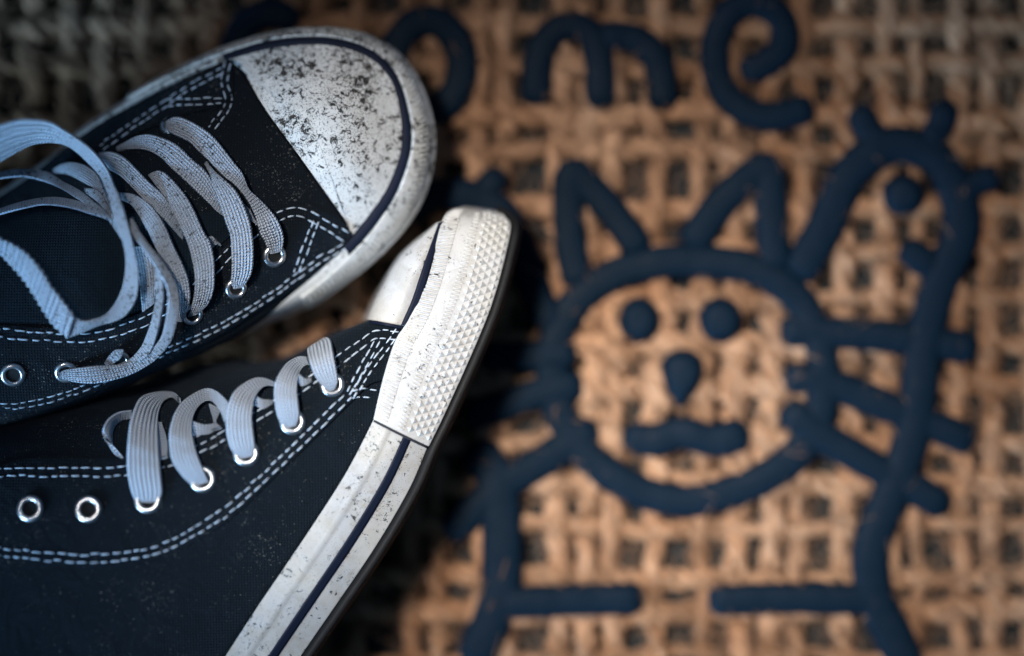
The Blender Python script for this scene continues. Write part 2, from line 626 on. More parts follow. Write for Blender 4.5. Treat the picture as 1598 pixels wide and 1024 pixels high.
ART = [
    ([(905, 455), (890, 375), (888, 285), (894, 270), (908, 280), (955, 330), (1008, 402)], 46),
    ([(1072, 392), (1125, 318), (1182, 268), (1196, 260), (1202, 274), (1204, 340), (1212, 430)], 48),
    ([(970, 676), (1018, 688), (1065, 676), (1118, 688), (1174, 673)], 47),
    ([(1212, 516), (1290, 519), (1400, 527), (1532, 546)], 46),
    ([(1218, 588), (1290, 598), (1400, 640), (1528, 694)], 46),
    ([(1222, 630), (1270, 672), (1345, 716), (1420, 758), (1485, 796)], 46),
    ([(905, 548), (850, 556), (745, 555)], 44), ([(915, 600), (850, 612), (720, 655)], 44),
    ([(935, 662), (860, 712), (765, 772), (695, 842)], 48),
    ([(1240, 440), (1288, 355), (1325, 275), (1385, 228), (1452, 240), (1496, 300), (1500, 365), (1468, 440),
      (1446, 520), (1436, 600), (1424, 680), (1392, 770), (1362, 850), (1364, 925), (1392, 985), (1425, 1060)], 54),
    ([(1336, 158), (1356, 202), (1385, 232)], 42), ([(1484, 152), (1464, 202), (1440, 232)], 42),
    ([(1566, 270), (1520, 288), (1490, 315)], 38), ([(1408, 378), (1432, 400), (1468, 425)], 42),
    ([(770, 942), (880, 938), (1010, 934)], 46), ([(1100, 938), (1240, 934), (1380, 936)], 46),
    ([(730, 690), (772, 745), (784, 855), (776, 945), (735, 1045)], 58),
    ([(600, 360), (660, 312), (735, 306), (785, 335), (812, 392), (842, 468), (872, 520)], 46),
    ([(778, 258), (768, 285), (748, 312)], 40),
    # lettering
    ([(838, 170), (840, 95), (862, 52), (896, 40), (925, 58), (936, 100), (937, 176)], 44),
    ([(930, 66), (962, 56), (1000, 66), (1028, 100), (1036, 176)], 44),
    ([(1150, 112), (1192, 100), (1224, 70), (1218, 28), (1180, 4), (1140, 20), (1118, 65), (1120, 120),
      (1150, 164), (1200, 182), (1276, 166)], 43),
    ([(470, 38), (425, 22), (385, 38), (362, 90), (372, 150)], 44),
]
for pts, wd in ART:
    rubber_line(pts, wd)
rubber_line([(1080, 408), (1170, 418), (1238, 458), (1276, 525), (1286, 600), (1270, 672), (1222, 728), (1150, 765),
             (1070, 782), (990, 762), (922, 716), (878, 655), (862, 590), (868, 528), (902, 468), (960, 428), (1020, 411)],
            48, closed=True)
oc = [(668 + 54 * math.cos(a), 102 - 70 * math.sin(a)) for a in np.linspace(0, 2 * math.pi, 14, endpoint=False)]
rubber_line(oc, 46, closed=True)
rubber_blob(998, 500, 37, 41)
rubber_blob(1125, 500, 39, 41)
rubber_blob(1410, 305, 38, 38)
nose = [(1027, 585), (1030, 560), (1048, 543), (1074, 541), (1096, 553), (1103, 580), (1093, 610), (1075, 632),
        (1062, 642), (1050, 632), (1035, 610)]
nq = resample(PP([(x, y, .9) for x, y in nose + nose[:1]]), 37)
rubber_blob(1065, 583, 0, 0, pts=nq)

# ---------------------------------------------------------------- parts that both sneakers use
def stitches(parent, surf, pts, length=11.5, gap=4.0, width=.025, lift=.02):
    """one sewn row: short raised threads following the cloth"""
    q = np.array(pts, float)
    L_ = np.linalg.norm(np.diff(q, axis=0), axis=1).sum()
    d = resample(q, max(20, int(L_)))
    s = np.concatenate([[0], np.cumsum(np.linalg.norm(np.diff(d, axis=0), axis=1))])
    at = lambda x: np.array([np.interp(x, s, d[:, 0]), np.interp(x, s, d[:, 1])])
    verts, faces = [], []
    x = 0.0
    while x < s[-1] - 4:
        ln = length * random.uniform(.7, 1.2)
        ring = []
        jx, jy = random.gauss(0, .7), random.gauss(0, .7)
        bad = False
        for k in range(6):
            p2 = at(min(s[-1], x + ln * k / 5))
            p, nn = surf.hit(p2[0] + jx, p2[1] + jy)
            if p is None:
                bad = True
                break
            ring.append((p, nn))
        x += ln + gap * random.uniform(.6, 1.6)
        if bad or np.linalg.norm(ring[0][0] - ring[-1][0]) > 1.0:
            continue
        t = ring[-1][0] - ring[0][0]
        t /= np.linalg.norm(t) + 1e-9
        b = len(verts)
        rr = width * random.uniform(.85, 1.15)
        for k, (p, nn) in enumerate(ring):
            sd = np.cross(nn, t)
            e = (.45, .95, 1, 1, .95, .45)[k]
            up = lift * (.1, .8, 1, 1, .8, .1)[k]
            for a in range(6):
                an = 2 * math.pi * a / 6
                verts.append(p + nn * (up + rr * e * .8 * math.sin(an)) + sd * rr * e * math.cos(an))
        faces += [tuple(b + i for i in ff) for ff in grid_faces(6, 6, True)]
        faces.append(tuple(b + i for i in range(6)))
        faces.append(tuple(b + 30 + i for i in range(5, -1, -1)))
    if verts:
        o = make('stitching', verts, faces, M_THREAD, parent)
        o['kind'] = 'stuff'


def offset_px(pts, d):
    q = np.array(pts, float)
    t = np.gradient(q, axis=0)
    t /= np.linalg.norm(t, axis=1, keepdims=True)
    return (q + np.stack([-t[:, 1], t[:, 0]], 1) * d).tolist()


def double_stitches(parent, surf, pts, sep=9.0, **kw):
    stitches(parent, surf, offset_px(pts, -sep / 2), **kw)
    stitches(parent, surf, offset_px(pts, sep / 2), **kw)


def eyelet(parent, surf, px, py, r=.46, tilt=None):
    p, nn = surf.hit(px, py)
    nn = nn / np.linalg.norm(nn)
    if tilt is not None:
        nn = nn + np.array(tilt)
        nn /= np.linalg.norm(nn)
    a = np.cross(nn, [0, 1, 0])
    a /= np.linalg.norm(a)
    b = np.cross(nn, a)
    prof = [(.56, -.22), (.56, .05), (.60, .15), (.70, .22), (.82, .21), (.94, .12), (1.0, .0), (1.0, -.12)]
    nseg = 40
    gg = np.zeros((len(prof), nseg, 3))
    for i, (rr, z) in enumerate(prof):
        for k in range(nseg):
            an = 2 * math.pi * k / nseg
            gg[i, k] = p + nn * (z * r + .015) + (a * math.cos(an) + b * math.sin(an)) * rr * r
    o = make('eyelet', gg, grid_faces(len(prof), nseg, True), M_METAL, parent)
    dv = [p + nn * .012] + [p + nn * .012 + (a * math.cos(2 * math.pi * k / 24) + b * math.sin(2 * math.pi * k / 24)) * r * .57 for k in range(24)]
    make('eyelet_hole', dv, [(0, 1 + k, 1 + (k + 1) % 24) for k in range(24)], M_HOLE, o)
    return o


def lace(parent, surf, left, right, dh, thick=.10, hmin=3.0, absolute=False, ridges=0.0):
    """a flat woven lace between its two edges; dh = height over the shoe (start..end), one value or (left, right)"""
    l, r = np.array(left, float), np.array(right, float)
    L_ = max(np.linalg.norm(np.diff(l, axis=0), axis=1).sum(), np.linalg.norm(np.diff(r, axis=0), axis=1).sum())
    nr = max(12, int(L_ / (1.5 if ridges else 4.0)))
    l, r = resample(l, nr), resample(r, nr)
    k = np.linspace(0, 1, len(dh))
    dl = np.array([d[0] if isinstance(d, tuple) else d for d in dh])
    dr = np.array([d[1] if isinstance(d, tuple) else d for d in dh])
    u = np.linspace(0, 1, nr)
    sm = lambda y: resample(np.stack([k, y], 1), 200)
    a, b = sm(dl), sm(dr)
    dl, dr = np.interp(u, a[:, 0], a[:, 1]), np.interp(u, b[:, 0], b[:, 1])
    if parent['label'].startswith('black canvas sneaker lying'):
        dl, dr = dl * .62, dr * .62

    def base(e):
        if absolute:
            return np.zeros(nr)
        hs = np.full(nr, np.nan)
        for i in range(nr):
            p, nn = surf.hit(*e[i])
            if p is not None:
                hs[i] = max(p[2], hmin)
        ok = ~np.isnan(hs)
        hs = np.interp(np.arange(nr), np.arange(nr)[ok], hs[ok])
        for _ in range(4):
            hs[1:-1] = (hs[:-2] + hs[1:-1] * 2 + hs[2:]) / 4
        return hs
    hb = (base(l) + base(r)) / 2
    A = np.array([P(l[i][0], l[i][1], hb[i] + dl[i]) for i in range(nr)])
    B = np.array([P(r[i][0], r[i][1], hb[i] + dr[i]) for i in range(nr)])
    mid = (A + B) / 2
    T = np.gradient(mid, axis=0)
    T /= np.linalg.norm(T, axis=1, keepdims=True) + 1e-9
    X = B - A
    wd = np.linalg.norm(X, axis=1, keepdims=True)
    X = X / (wd + 1e-9)
    Nn = np.cross(X, T)
    Nn /= np.linalg.norm(Nn, axis=1, keepdims=True) + 1e-9
    ns = 20
    gg = np.zeros((nr, ns, 3))
    uv = np.zeros((nr, ns, 2))
    sl = np.concatenate([[0], np.cumsum(np.linalg.norm(np.diff(mid, axis=0), axis=1))])
    for q in range(ns):
        an = 2 * math.pi * q / ns
        ca, sa = math.cos(an), math.sin(an)
        cx = math.copysign(abs(ca) ** .7, ca)
        sy = math.copysign(abs(sa) ** .55, sa)
        gg[:, q] = mid + X * (wd * .5 * cx) + Nn * (thick * .5 * sy + ridges * np.clip(2 * np.sin(sl / .24 * 2 * np.pi), -1, 1))[:, None]
        uv[:, q, 0] = .5 + .5 * cx
        uv[:, q, 1] = sl / .85
    faces = grid_faces(nr, ns, True)
    faces.append(tuple(range(ns - 1, -1, -1)))
    faces.append(tuple((nr - 1) * ns + q for q in range(ns)))
    # flip if inside out
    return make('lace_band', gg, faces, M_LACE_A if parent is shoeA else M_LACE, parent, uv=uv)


def panel(name, parent, surf, e1, e2, mat_, nu=90, nv=14, lift=.10, solid=.10):
    a, b = resample(np.array(e1, float), nu), resample(np.array(e2, float), nu)
    gg = np.zeros((nu, nv, 3))
    for i in range(nu):
        for j in range(nv):
            w_ = j / (nv - 1)
            q = a[i] * (1 - w_) + b[i] * w_
            p, nn = surf.hit(*q)
            if p is None:
                p, nn = gg[i, j - 1] if j else gg[i - 1, j], np.array([0, 0, 1.])
                gg[i, j] = p
            else:
                gg[i, j] = p + nn * lift
    sheet(name, gg, mat_, parent, solid=solid, bevel=.03)
    return gg


def band(rim, out, w0, w1, nw, lift, bulge=.3, a=0, b=None):
    """strip of the sole wall between two fractions of the way from the rim to the outer edge"""
    rim, out = rim[a:b], out[a:b]
    nu = len(rim)
    gg = np.zeros((nu, nw, 3))
    t = np.gradient(out, axis=0)
    t /= np.linalg.norm(t, axis=1, keepdims=True) + 1e-9
    for k in range(nw):
        w_ = (w0 + (w1 - w0) * k / (nw - 1))
        if not np.isscalar(w_):
            w_ = w_[a:b, None] if len(w_) != nu else w_[:, None]
        ww = w_ if np.isscalar(w_) else w_[:, 0]
        p = rim * (1 - w_) + out * w_
        p = p.copy()
        p[:, 2] += bulge * np.sin(np.pi * ww)
        gg[:, k] = p
    n_ = grid_normals(gg)
    return gg + n_ * lift


# ---------------------------------------------------------------- sneaker standing upright (upper left)
shoeA = empty('sneaker', P(300, 300, .9), 'black canvas sneaker standing upright, mud-speckled white toe cap, tangled bow laces', 'sneaker', 'pair of worn canvas sneakers')
A_SEC = [
    [(366, 88, 4.05), (408, 165, 5.3), (456, 232, 5.7), (506, 300, 5.3), (552, 366, 4.25), (548, 356, 2.8)],
    [(304, 112, 3.8), (345, 190, 5.6), (395, 270, 6.1), (448, 350, 5.6), (508, 414, 4.1), (500, 404, 2.6)],
    [(236, 143, 3.5), (290, 230, 6.0), (345, 318, 6.7), (400, 400, 5.9), (443, 470, 3.95), (436, 458, 2.4)],
    [(170, 180, 3.5), (230, 280, 6.4), (285, 370, 7.0), (332, 450, 6.2), (366, 525, 4.0), (360, 512, 2.4)],
    [(100, 232, 3.5), (160, 330, 6.6), (212, 420, 7.2), (252, 500, 6.5), (276, 566, 4.3), (270, 550, 2.5)],
    [(40, 280, 3.6), (90, 370, 6.6), (132, 465, 7.3), (158, 540, 6.7), (164, 614, 4.7), (160, 596, 2.6)],
    [(-40, 330, 3.7), (0, 410, 6.6), (34, 490, 7.3), (50, 566, 6.8), (60, 648, 4.9), (56, 630, 2.6)],
    [(-160, 400, 3.8), (-120, 470, 6.6), (-90, 540, 7.3), (-70, 600, 6.9), (-60, 676, 5.0), (-64, 656, 2.6)],
    [(-300, 480, 3.8), (-270, 540, 6.6), (-245, 600, 7.4), (-225, 660, 6.9), (-205, 720, 5.0), (-210, 700, 2.6)],
    [(-420, 590, 3.8), (-410, 620, 6.0), (-400, 650, 6.8), (-390, 680, 6.2), (-380, 710, 5.0), (-384, 690, 2.6)],
]
gA = loft([PP([s[k] for s in A_SEC]) for k in range(6)], 170, 60)
sheet('upper', gA, M_CANVAS, shoeA, solid=.12)
SA = Surface([gA])

RIM = [(-300, 482), (-120, 385), (74, 258), (134, 206), (218, 153), (306, 112), (366, 91), (432, 75), (512, 71), (575, 90), (610, 126),
       (625, 180), (625, 236), (604, 294), (578, 333), (551, 366), (514, 408), (464, 450), (412, 489), (358, 523),
       (268, 552), (150, 598), (0, 640), (-200, 705)]
OUT = [(-304, 477), (-125, 379), (70, 252), (130, 199), (214, 145), (299, 99), (359, 74), (428, 54), (502, 47), (567, 56), (621, 86),
       (658, 140), (677, 215), (666, 290), (634, 350), (586, 402), (532, 445), (482, 478), (421, 503), (356, 527),
       (262, 548), (144, 594), (-4, 634), (-204, 700)]
RH = [3.5, 3.5, 3.5, 3.5, 3.7, 3.9, 4.1, 4.3, 4.4, 4.4, 4.4, 4.4, 4.4, 4.4, 4.4, 4.3, 4.2, 4.0, 3.9, 3.7, 3.4, 3.2, 3.2, 3.2]
OH = [2.2] * 4 + [2.5, 2.9, 3.1] + [3.3] * 9 + [3.1, 2.9, 2.7, 2.5, 2.2, 2.0, 2.0, 2.0]
both = np.hstack([PP([(x, y, h) for (x, y), h in zip(RIM, RH)]), PP([(x, y, h) for (x, y), h in zip(OUT, OH)])])
NB = 900
both = resample(both[:, [3, 4, 5, 0, 1, 2]], NB, 3)
outA, rimA = both[:, :3], both[:, 3:]


def station(px, py):
    p = P(px, py, 2.1)
    return int(np.argmin(np.linalg.norm(outA - p, axis=1)))


base = band(rimA, outA, 0.0, 1.0, 12, 0.0)
low = outA.copy()
low[:, 2] = .98 + .5 * np.clip((low[:, 0] + 9) / 5, 0, 1)
cen = PP([(250, 330, 1)])[0]
dirn = cen - low
dirn[:, 2] = 0
dirn /= np.linalg.norm(dirn, axis=1, keepdims=True)
mid1 = outA + dirn * -.02
mid1[:, 2] -= .6
low = low + dirn * .22
gfx = np.concatenate([base, mid1[:, None], low[:, None]], 1)
sheet('foxing', gfx[::3], M_BUMP_A, shoeA, solid=.15)
# toe cap
i5, i14 = station(359, 74), station(586, 402)
arc = rimA[i5:i14 + 1]
arc = resample(arc, 90)
cl = PP([(371, 92, 4.25), (411, 165, 5.45), (459, 232, 5.85), (508, 300, 5.45), (549, 357, 4.5)])
cl = resample(cl, 60)[::-1]
bd = np.vstack([arc, cl[1:-1]])
cc = P(492, 205, 5.25)
nr = 30
cap = np.zeros((nr, len(bd) + 1, 3))
for k in range(len(bd) + 1):
    b = bd[k % len(bd)]
    for r in range(nr):
        cap[r, k] = cc + (b - cc) * (r / (nr - 1))
# one smooth dome through the rim, the straight edge and the crown (thin plate)
ctl = np.vstack([bd[::4], [cc], [P(452, 200, 5.32)], [P(545, 160, 5.0)], [P(560, 260, 4.95)], [P(500, 270, 5.2)]])


def tps(d):
    return np.where(d > 1e-9, d ** 2 * np.log(d + 1e-12), 0)


nc = len(ctl)
K = tps(np.linalg.norm(ctl[:, None, :2] - ctl[None, :, :2], axis=2)) + np.eye(nc) * .2
Q = np.hstack([np.ones((nc, 1)), ctl[:, :2]])
sol = np.linalg.solve(np.block([[K, Q], [Q.T, np.zeros((3, 3))]]), np.concatenate([ctl[:, 2], np.zeros(3)]))
cf = cap.reshape(-1, 3)
cf[:, 2] = tps(np.linalg.norm(cf[:, None, :2] - ctl[None, :, :2], axis=2)) @ sol[:nc] + sol[nc] + cf[:, :2] @ sol[nc + 1:]
cap = cf.reshape(cap.shape)
cap[..., 2] += .08
cap = cap[:, :-1]
capA = make('toe_cap', cap[1:], grid_faces(nr - 1, cap.shape[1], True), M_CAP_A, shoeA)
ctop = np.vstack([[cap[0].mean(0)], cap[1]])
make('toe_cap_crown', ctop, [(0, 1 + k, 1 + (k + 1) % (len(ctop) - 1)) for k in range(len(ctop) - 1)], M_CAP_A, capA)
# dark stripe round the cap, ribbed bumper below it
wd = np.linalg.norm(outA - rimA, axis=1)
ws = np.clip(.50 / wd, .1, .62)
ia, ib = station(352, 76), station(566, 418)
sheet('stripe', band(rimA, outA, ws * 0, ws, 4, .05, a=ia, b=ib), M_STRIPE, shoeA, solid=.06)
ja, jb = station(205, 152), station(484, 477)
bump_o = sheet('toe_bumper', band(rimA, outA, ws, ws * 0 + 1.0, 12, .12, a=ja, b=jb), M_BUMP_A, shoeA, solid=.14, bevel=.04)
ka, kb = station(430, 55), station(492, 472)
fine = resample(np.hstack([outA, rimA])[ka:kb], 1300, 3)
fo_, fr_ = fine[:, :3], fine[:, 3:]
L_ = np.linalg.norm(np.diff(fo_, axis=0), axis=1).sum()
ph = np.linspace(0, L_ / .185 * 2 * np.pi, 1300)
wv = np.clip(np.sin(ph) * 1.8, -1, 1)
rb = band(fr_, fo_, .50, .80, 6, 0.0)
nn = grid_normals(rb)
prof = np.array([0, .75, 1, 1, .75, 0])
rb = rb + nn * (.115 + .045 + .045 * wv[:, None] * prof[None])[..., None]
sheet('rib_band', rb, M_BUMP_A, bump_o)

# stitched facings either side of the laces
facing_lo = [(-60, 512), (0, 508), (80, 512), (150, 508), (228, 484), (290, 446), (352, 386), (400, 348), (440, 326), (480, 322), (520, 338), (552, 360)]
bottom_lo = [(-60, 652), (0, 640), (60, 638), (140, 612), (262, 556), (345, 518), (415, 473), (470, 438), (510, 406), (535, 388), (552, 364)]
gFL = panel('eyestay', shoeA, SA, facing_lo, bottom_lo, M_CANVAS, nu=120, nv=18)
facing_up = [(130, 262), (185, 224), (250, 196), (300, 178), (342, 168), (366, 150)]
top_up = [(92, 250), (150, 206), (218, 163), (280, 132), (330, 112), (364, 97)]
gFU = panel('eyestay', shoeA, SA, facing_up, top_up, M_CANVAS, nu=60, nv=8)
SA2 = Surface([gA, gFL, gFU])
double_stitches(shoeA, SA2, [(-40, 518), (0, 520), (100, 527), (160, 523), (228, 500), (290, 462), (335, 418), (365, 388), (400, 358), (430, 340), (465, 331), (500, 346), (546, 374)], sep=13, length=14)
double_stitches(shoeA, SA2, [(-40, 634), (0, 634), (50, 630), (135, 604), (262, 547), (340, 511), (413, 467), (466, 429), (500, 405), (544, 380)], sep=8)
double_stitches(shoeA, SA2, [(493, 345), (480, 378), (462, 426)], sep=9)
double_stitches(shoeA, SA2, [(357, 98), (350, 128), (357, 152), (352, 172), (328, 203)], sep=10)
double_stitches(shoeA, SA2, [(348, 110), (300, 134), (262, 160), (205, 197), (158, 230)], sep=8)
double_stitches(shoeA, SA2, [(346, 158), (300, 159), (258, 161)], sep=9)

# tongue under the laces
tg = panel('tongue', shoeA, SA, [(-60, 380), (40, 330), (130, 330), (230, 330), (330, 330), (380, 300)], [(-60, 508), (40, 505), (120, 500), (200, 478), (300, 420), (395, 335)], M_TONGUE, lift=.05, solid=.05)

for (x, y, r) in ((20, 585, .43), (103, 581, .40), (300, 491, .38), (368, 450, .38), (428, 399, .41), (266, 194, .38), (186, 562, .36)):
    eyelet(shoeA, SA2, x, y, r)

# laces of the upright sneaker (edges traced, height over the canvas in cm)
# straps lying underneath first
lace(shoeA, SA2, [(182, 229), (195, 222), (214, 212), (236, 210), (259, 217), (279, 228), (300, 248), (322, 268), (336, 293), (349, 330)],
     [(184, 236), (209, 233), (232, 236), (253, 248), (267, 263), (287, 281), (306, 299), (326, 318), (338, 330), (349, 338)], [.12, .3, .36, .3, .18, .14])
lace(shoeA, SA2, [(259, 189), (275, 182), (295, 188), (318, 201), (337, 217), (366, 254), (379, 271), (389, 295), (407, 312), (424, 330), (436, 348), (443, 371), (440, 392)],
     [(259, 203), (275, 212), (295, 222), (310, 237), (326, 252), (348, 275), (364, 287), (379, 303), (391, 322), (400, 344), (405, 363), (413, 378), (421, 396)],
     [.10, .3, .36, .34, .34, .34, .3, .1])
lace(shoeA, SA2, [(323, 252), (336, 268), (354, 283), (368, 297), (379, 316), (389, 342), (394, 367), (396, 396), (393, 426), (380, 448)],
     [(319, 256), (327, 272), (334, 293), (344, 322), (352, 348), (359, 367), (361, 396), (361, 426), (360, 440), (364, 450)], [.2, .32, .38, .4, .42, .42, .36, .08])
lace(shoeA, SA2, [(330, 388), (338, 382), (345, 384)], [(322, 372), (330, 368), (338, 376)], [.12, .12, .12])
lace(shoeA, SA2, [(392, 330), (398, 342), (404, 352)], [(380, 318), (386, 332), (392, 345)], [.14, .14, .14])
lace(shoeA, SA2, [(154, 238), (175, 237), (195, 246), (214, 264), (234, 285), (252, 301), (263, 316), (275, 340), (286, 367)],
     [(162, 252), (170, 264), (189, 276), (209, 296), (228, 316), (248, 335), (260, 347), (270, 358), (285, 375)], [.14, .3, .36, .32, .24, .14])
lace(shoeA, SA2, [(232, 272), (248, 266), (263, 274), (287, 301), (302, 326), (318, 361), (328, 377), (334, 404), (335, 428), (334, 451), (326, 473), (311, 488)],
     [(234, 276), (244, 291), (259, 311), (271, 334), (283, 359), (293, 381), (300, 408), (304, 432), (303, 457), (299, 478), (296, 486), (293, 494)],
     [.16, .3, .36, .38, .4, .46, .5, .4, .06])
lace(shoeA, SA2, [(185, 300), (209, 303), (232, 317), (248, 336), (259, 355), (271, 383), (283, 408), (293, 432), (297, 455), (295, 478), (286, 502)],
     [(190, 312), (207, 322), (222, 346), (234, 367), (246, 394), (258, 418), (264, 440), (268, 462), (270, 480), (272, 492), (274, 500)], [.2, .34, .4, .42, .46, .5, .3, .02])
lace(shoeA, SA2, [(84, 263), (103, 254), (125, 255), (145, 265), (156, 279), (163, 297), (172, 320), (184, 345)],
     [(84, 270), (105, 272), (125, 282), (145, 294), (156, 305), (164, 316), (174, 330), (188, 350)], [.2, .4, .5, .5, .5, .5])
lace(shoeA, SA2, [(133, 293), (154, 297), (166, 315), (178, 338), (200, 372)], [(135, 302), (154, 317), (166, 331), (176, 347), (192, 378)], [.3, .45, .5, .5, .5])
lace(shoeA, SA2, [(-30, 274), (0, 269), (29, 264), (59, 266), (78, 270), (98, 283), (125, 297), (148, 315), (168, 332), (190, 360)],
     [(-30, 285), (0, 279), (35, 276), (64, 282), (94, 294), (121, 311), (140, 322), (156, 332), (170, 345), (188, 372)],
     [(.9, 1.2), (.9, 1.2), (.8, 1.1), (.7, .9), (.6, .7), .6, .5])
lace(shoeA, SA2, [(-30, 336), (0, 326), (39, 314), (78, 308), (109, 311), (137, 319), (172, 336), (196, 360)],
     [(-30, 346), (0, 335), (39, 325), (68, 320), (102, 323), (137, 333), (174, 346), (192, 368)],
     [(.9, 1.2), (.9, 1.2), (.8, 1.1), (.7, 1.0), (.7, .8), .6])
# shaded strap behind the bow, then the two strands that run to the second eyelet
lace(shoeA, SA2, [(208, 385), (214, 415), (218, 445), (222, 487)], [(236, 385), (242, 415), (244, 445), (241, 473)], [.25, .22, .2, .12])
lace(shoeA, SA2, [(232, 395), (240, 424), (242, 442), (243, 467), (238, 496), (228, 525), (219, 543), (203, 560), (180, 570)],
     [(240, 390), (252, 420), (255, 442), (255, 467), (251, 496), (244, 527), (234, 552), (214, 567), (182, 577)],
     [(.5, .5), (.6, .8), (.7, .9), (.7, .9), (.6, .8), (.5, .6), .3])
lace(shoeA, SA2, [(203, 345), (206, 365), (222, 389), (236, 408), (250, 430), (259, 447), (262, 467), (259, 496), (252, 525), (241, 540), (221, 557), (187, 568), (143, 571), (106, 576), (94, 581)],
     [(207, 340), (216, 358), (230, 379), (249, 402), (264, 424), (275, 447), (279, 467), (277, 496), (270, 525), (258, 545), (236, 567), (201, 586), (153, 598), (118, 597), (94, 590)],
     [(.9, .9), (.95, .9), (1.0, .9), (1.1, .9), (1.1, .9), (1.0, .8), (.7, .7), .6, .5, .1], thick=.16)
# little folded lace end
lace(shoeA, SA2, [(163, 566), (170, 555), (180, 546), (192, 545)], [(172, 572), (180, 566), (188, 560), (193, 551)], [.1, .3, .45, .5])
# the bow loop
lace(shoeA, SA2, [(-30, 205), (0, 194), (29, 186), (59, 186), (82, 191), (103, 204), (127, 220), (150, 240), (168, 264), (178, 287), (187, 307), (197, 338), (207, 376), (214, 408), (217, 439), (213, 467), (199, 490), (179, 502), (157, 507), (131, 518), (106, 528)],
     [(-30, 275), (0, 254), (20, 242), (49, 227), (78, 223), (103, 227), (121, 239), (137, 254), (152, 270), (162, 287), (172, 316), (179, 348), (192, 379), (196, 408), (193, 439), (185, 463), (173, 482), (163, 492), (152, 497), (131, 501), (112, 492)],
     [(2.6, 1.4), (2.4, 1.4), (2.0, 1.3), (1.7, 1.3), (1.5, 1.2), (1.3, 1.1), (1.1, 1.0), (.9, .8), (.7, .7), (.5, .7), (.4, .8)], hmin=4.9)
lace(shoeA, SA2, [(106, 528), (87, 512), (74, 496), (60, 473), (40, 441), (17, 414), (0, 397), (-30, 372)],
     [(116, 493), (93, 462), (78, 443), (67, 424), (43, 396), (20, 380), (0, 371), (-30, 350)],
     [(.5, 1.0), (.7, 1.1), (.9, 1.3), (1.2, 1.5), (1.5, 1.8)], thick=.14, ridges=.045)

# the far ends of the bow, where it turns back
lace(shoeA, SA2, [(-28, 205), (-85, 235), (-110, 290), (-85, 345), (-28, 373)], [(-28, 275), (-52, 285), (-62, 305), (-52, 328), (-28, 350)],
     [(2.6, 1.4), (2.6, 1.6), (2.4, 1.8), (2.0, 1.8), (1.5, 1.8)], hmin=4.9)
lace(shoeA, SA2, [(-28, 274), (-66, 285), (-76, 310), (-66, 335), (-28, 346)], [(-28, 285), (-48, 292), (-54, 310), (-48, 328), (-28, 336)],
     [(.9, 1.2), (1.1, 1.3), (1.2, 1.3), (1.1, 1.3), (1.2, .9)])

# ---------------------------------------------------------------- sneaker lying on its side (lower)
shoeB = empty('sneaker', P(400, 760, .9), 'black canvas sneaker lying on its side, white diamond-studded toe bumper facing up', 'sneaker', 'pair of worn canvas sneakers')
B_SEC = [
    [(632, 509, 6.3), (606, 503, 6.55), (580, 500, 6.0), (566, 503, 4.2), (560, 507, 1.5)],
    [(602, 582, 6.8), (566, 560, 7.2), (538, 528, 6.6), (516, 524, 4.6), (506, 526, 1.4)],
    [(583, 655, 7.1), (520, 632, 7.7), (468, 585, 7.3), (442, 566, 5.2), (430, 560, 1.8)],
    [(540, 738, 7.3), (460, 702, 8.0), (390, 645, 7.7), (352, 602, 6.0), (330, 566, 2.0)],
    [(480, 832, 7.4), (390, 782, 8.2), (300, 710, 8.0), (262, 642, 6.2), (232, 592, 2.4)],
    [(400, 950, 7.5), (290, 872, 8.4), (190, 765, 8.2), (140, 672, 6.5), (112, 618, 3.0)],
    [(352, 1024, 7.5), (220, 962, 8.5), (90, 830, 8.4), (30, 704, 6.8), (0, 645, 3.4)],
    [(285, 1125, 7.5), (140, 1060, 8.5), (-20, 900, 8.4), (-80, 770, 7.0), (-110, 680, 4.5)],
    [(200, 1250, 7.5), (40, 1170, 8.4), (-140, 1000, 8.2), (-220, 860, 7.0), (-250, 760, 4.5)],
    [(120, 1360, 7.3), (-40, 1290, 7.8), (-240, 1120, 7.4), (-340, 990, 6.0), (-370, 900, 4.0)],
]
gB = loft([PP([s[k] for s in B_SEC]) for k in range(5)], 170, 60)
sheet('upper', gB, M_CANVAS_B, shoeB, solid=.12)
SB = Surface([gB])

# bumper: left and right edge of the wall, toe tip last
BL = [(583, 655, 7.2), (592, 615, 7.1), (602, 576, 7.0), (617, 532, 6.8), (637, 500, 6.65), (655, 458, 6.4), (669, 415, 6.1), (681, 375, 5.7), (690, 346, 5.2), (700, 333, 4.4), (722, 327, 3.2), (732, 330, 1.6)]
BR = [(668, 697, 6.4), (687, 659, 6.3), (706, 618, 6.2), (726, 574, 6.05), (746, 528, 5.9), (764, 483, 5.7), (778, 438, 5.4), (789, 394, 5.0), (796, 360, 4.5), (793, 347, 3.8), (775, 335, 2.9), (762, 334, 1.6)]
bb = np.hstack([PP(BR), PP(BL)])
NBB = 520
bb = resample(bb, NBB, 3)
br, bl = bb[:, :3], bb[:, 3:]
gBB = band(bl, br, 0.0, 1.0, 16, .10, bulge=.22)
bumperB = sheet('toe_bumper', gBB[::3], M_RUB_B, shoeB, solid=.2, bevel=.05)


def at_b(s, w_, lift, bul=.22):
    i = s * (NBB - 1)
    a = int(min(NBB - 2, max(0, math.floor(i))))
    fr = i - a
    rl = bl[a] * (1 - fr) + bl[a + 1] * fr
    rr = br[a] * (1 - fr) + br[a + 1] * fr
    p = rl * (1 - w_) + rr * w_
    p = p.copy()
    p[2] += bul * math.sin(math.pi * w_)
    t = bl[a + 1] - bl[a]
    nn = np.cross(rr - rl, t)
    nn /= np.linalg.norm(nn)
    if nn[2] < 0:
        nn = -nn
    return p + nn * lift, nn


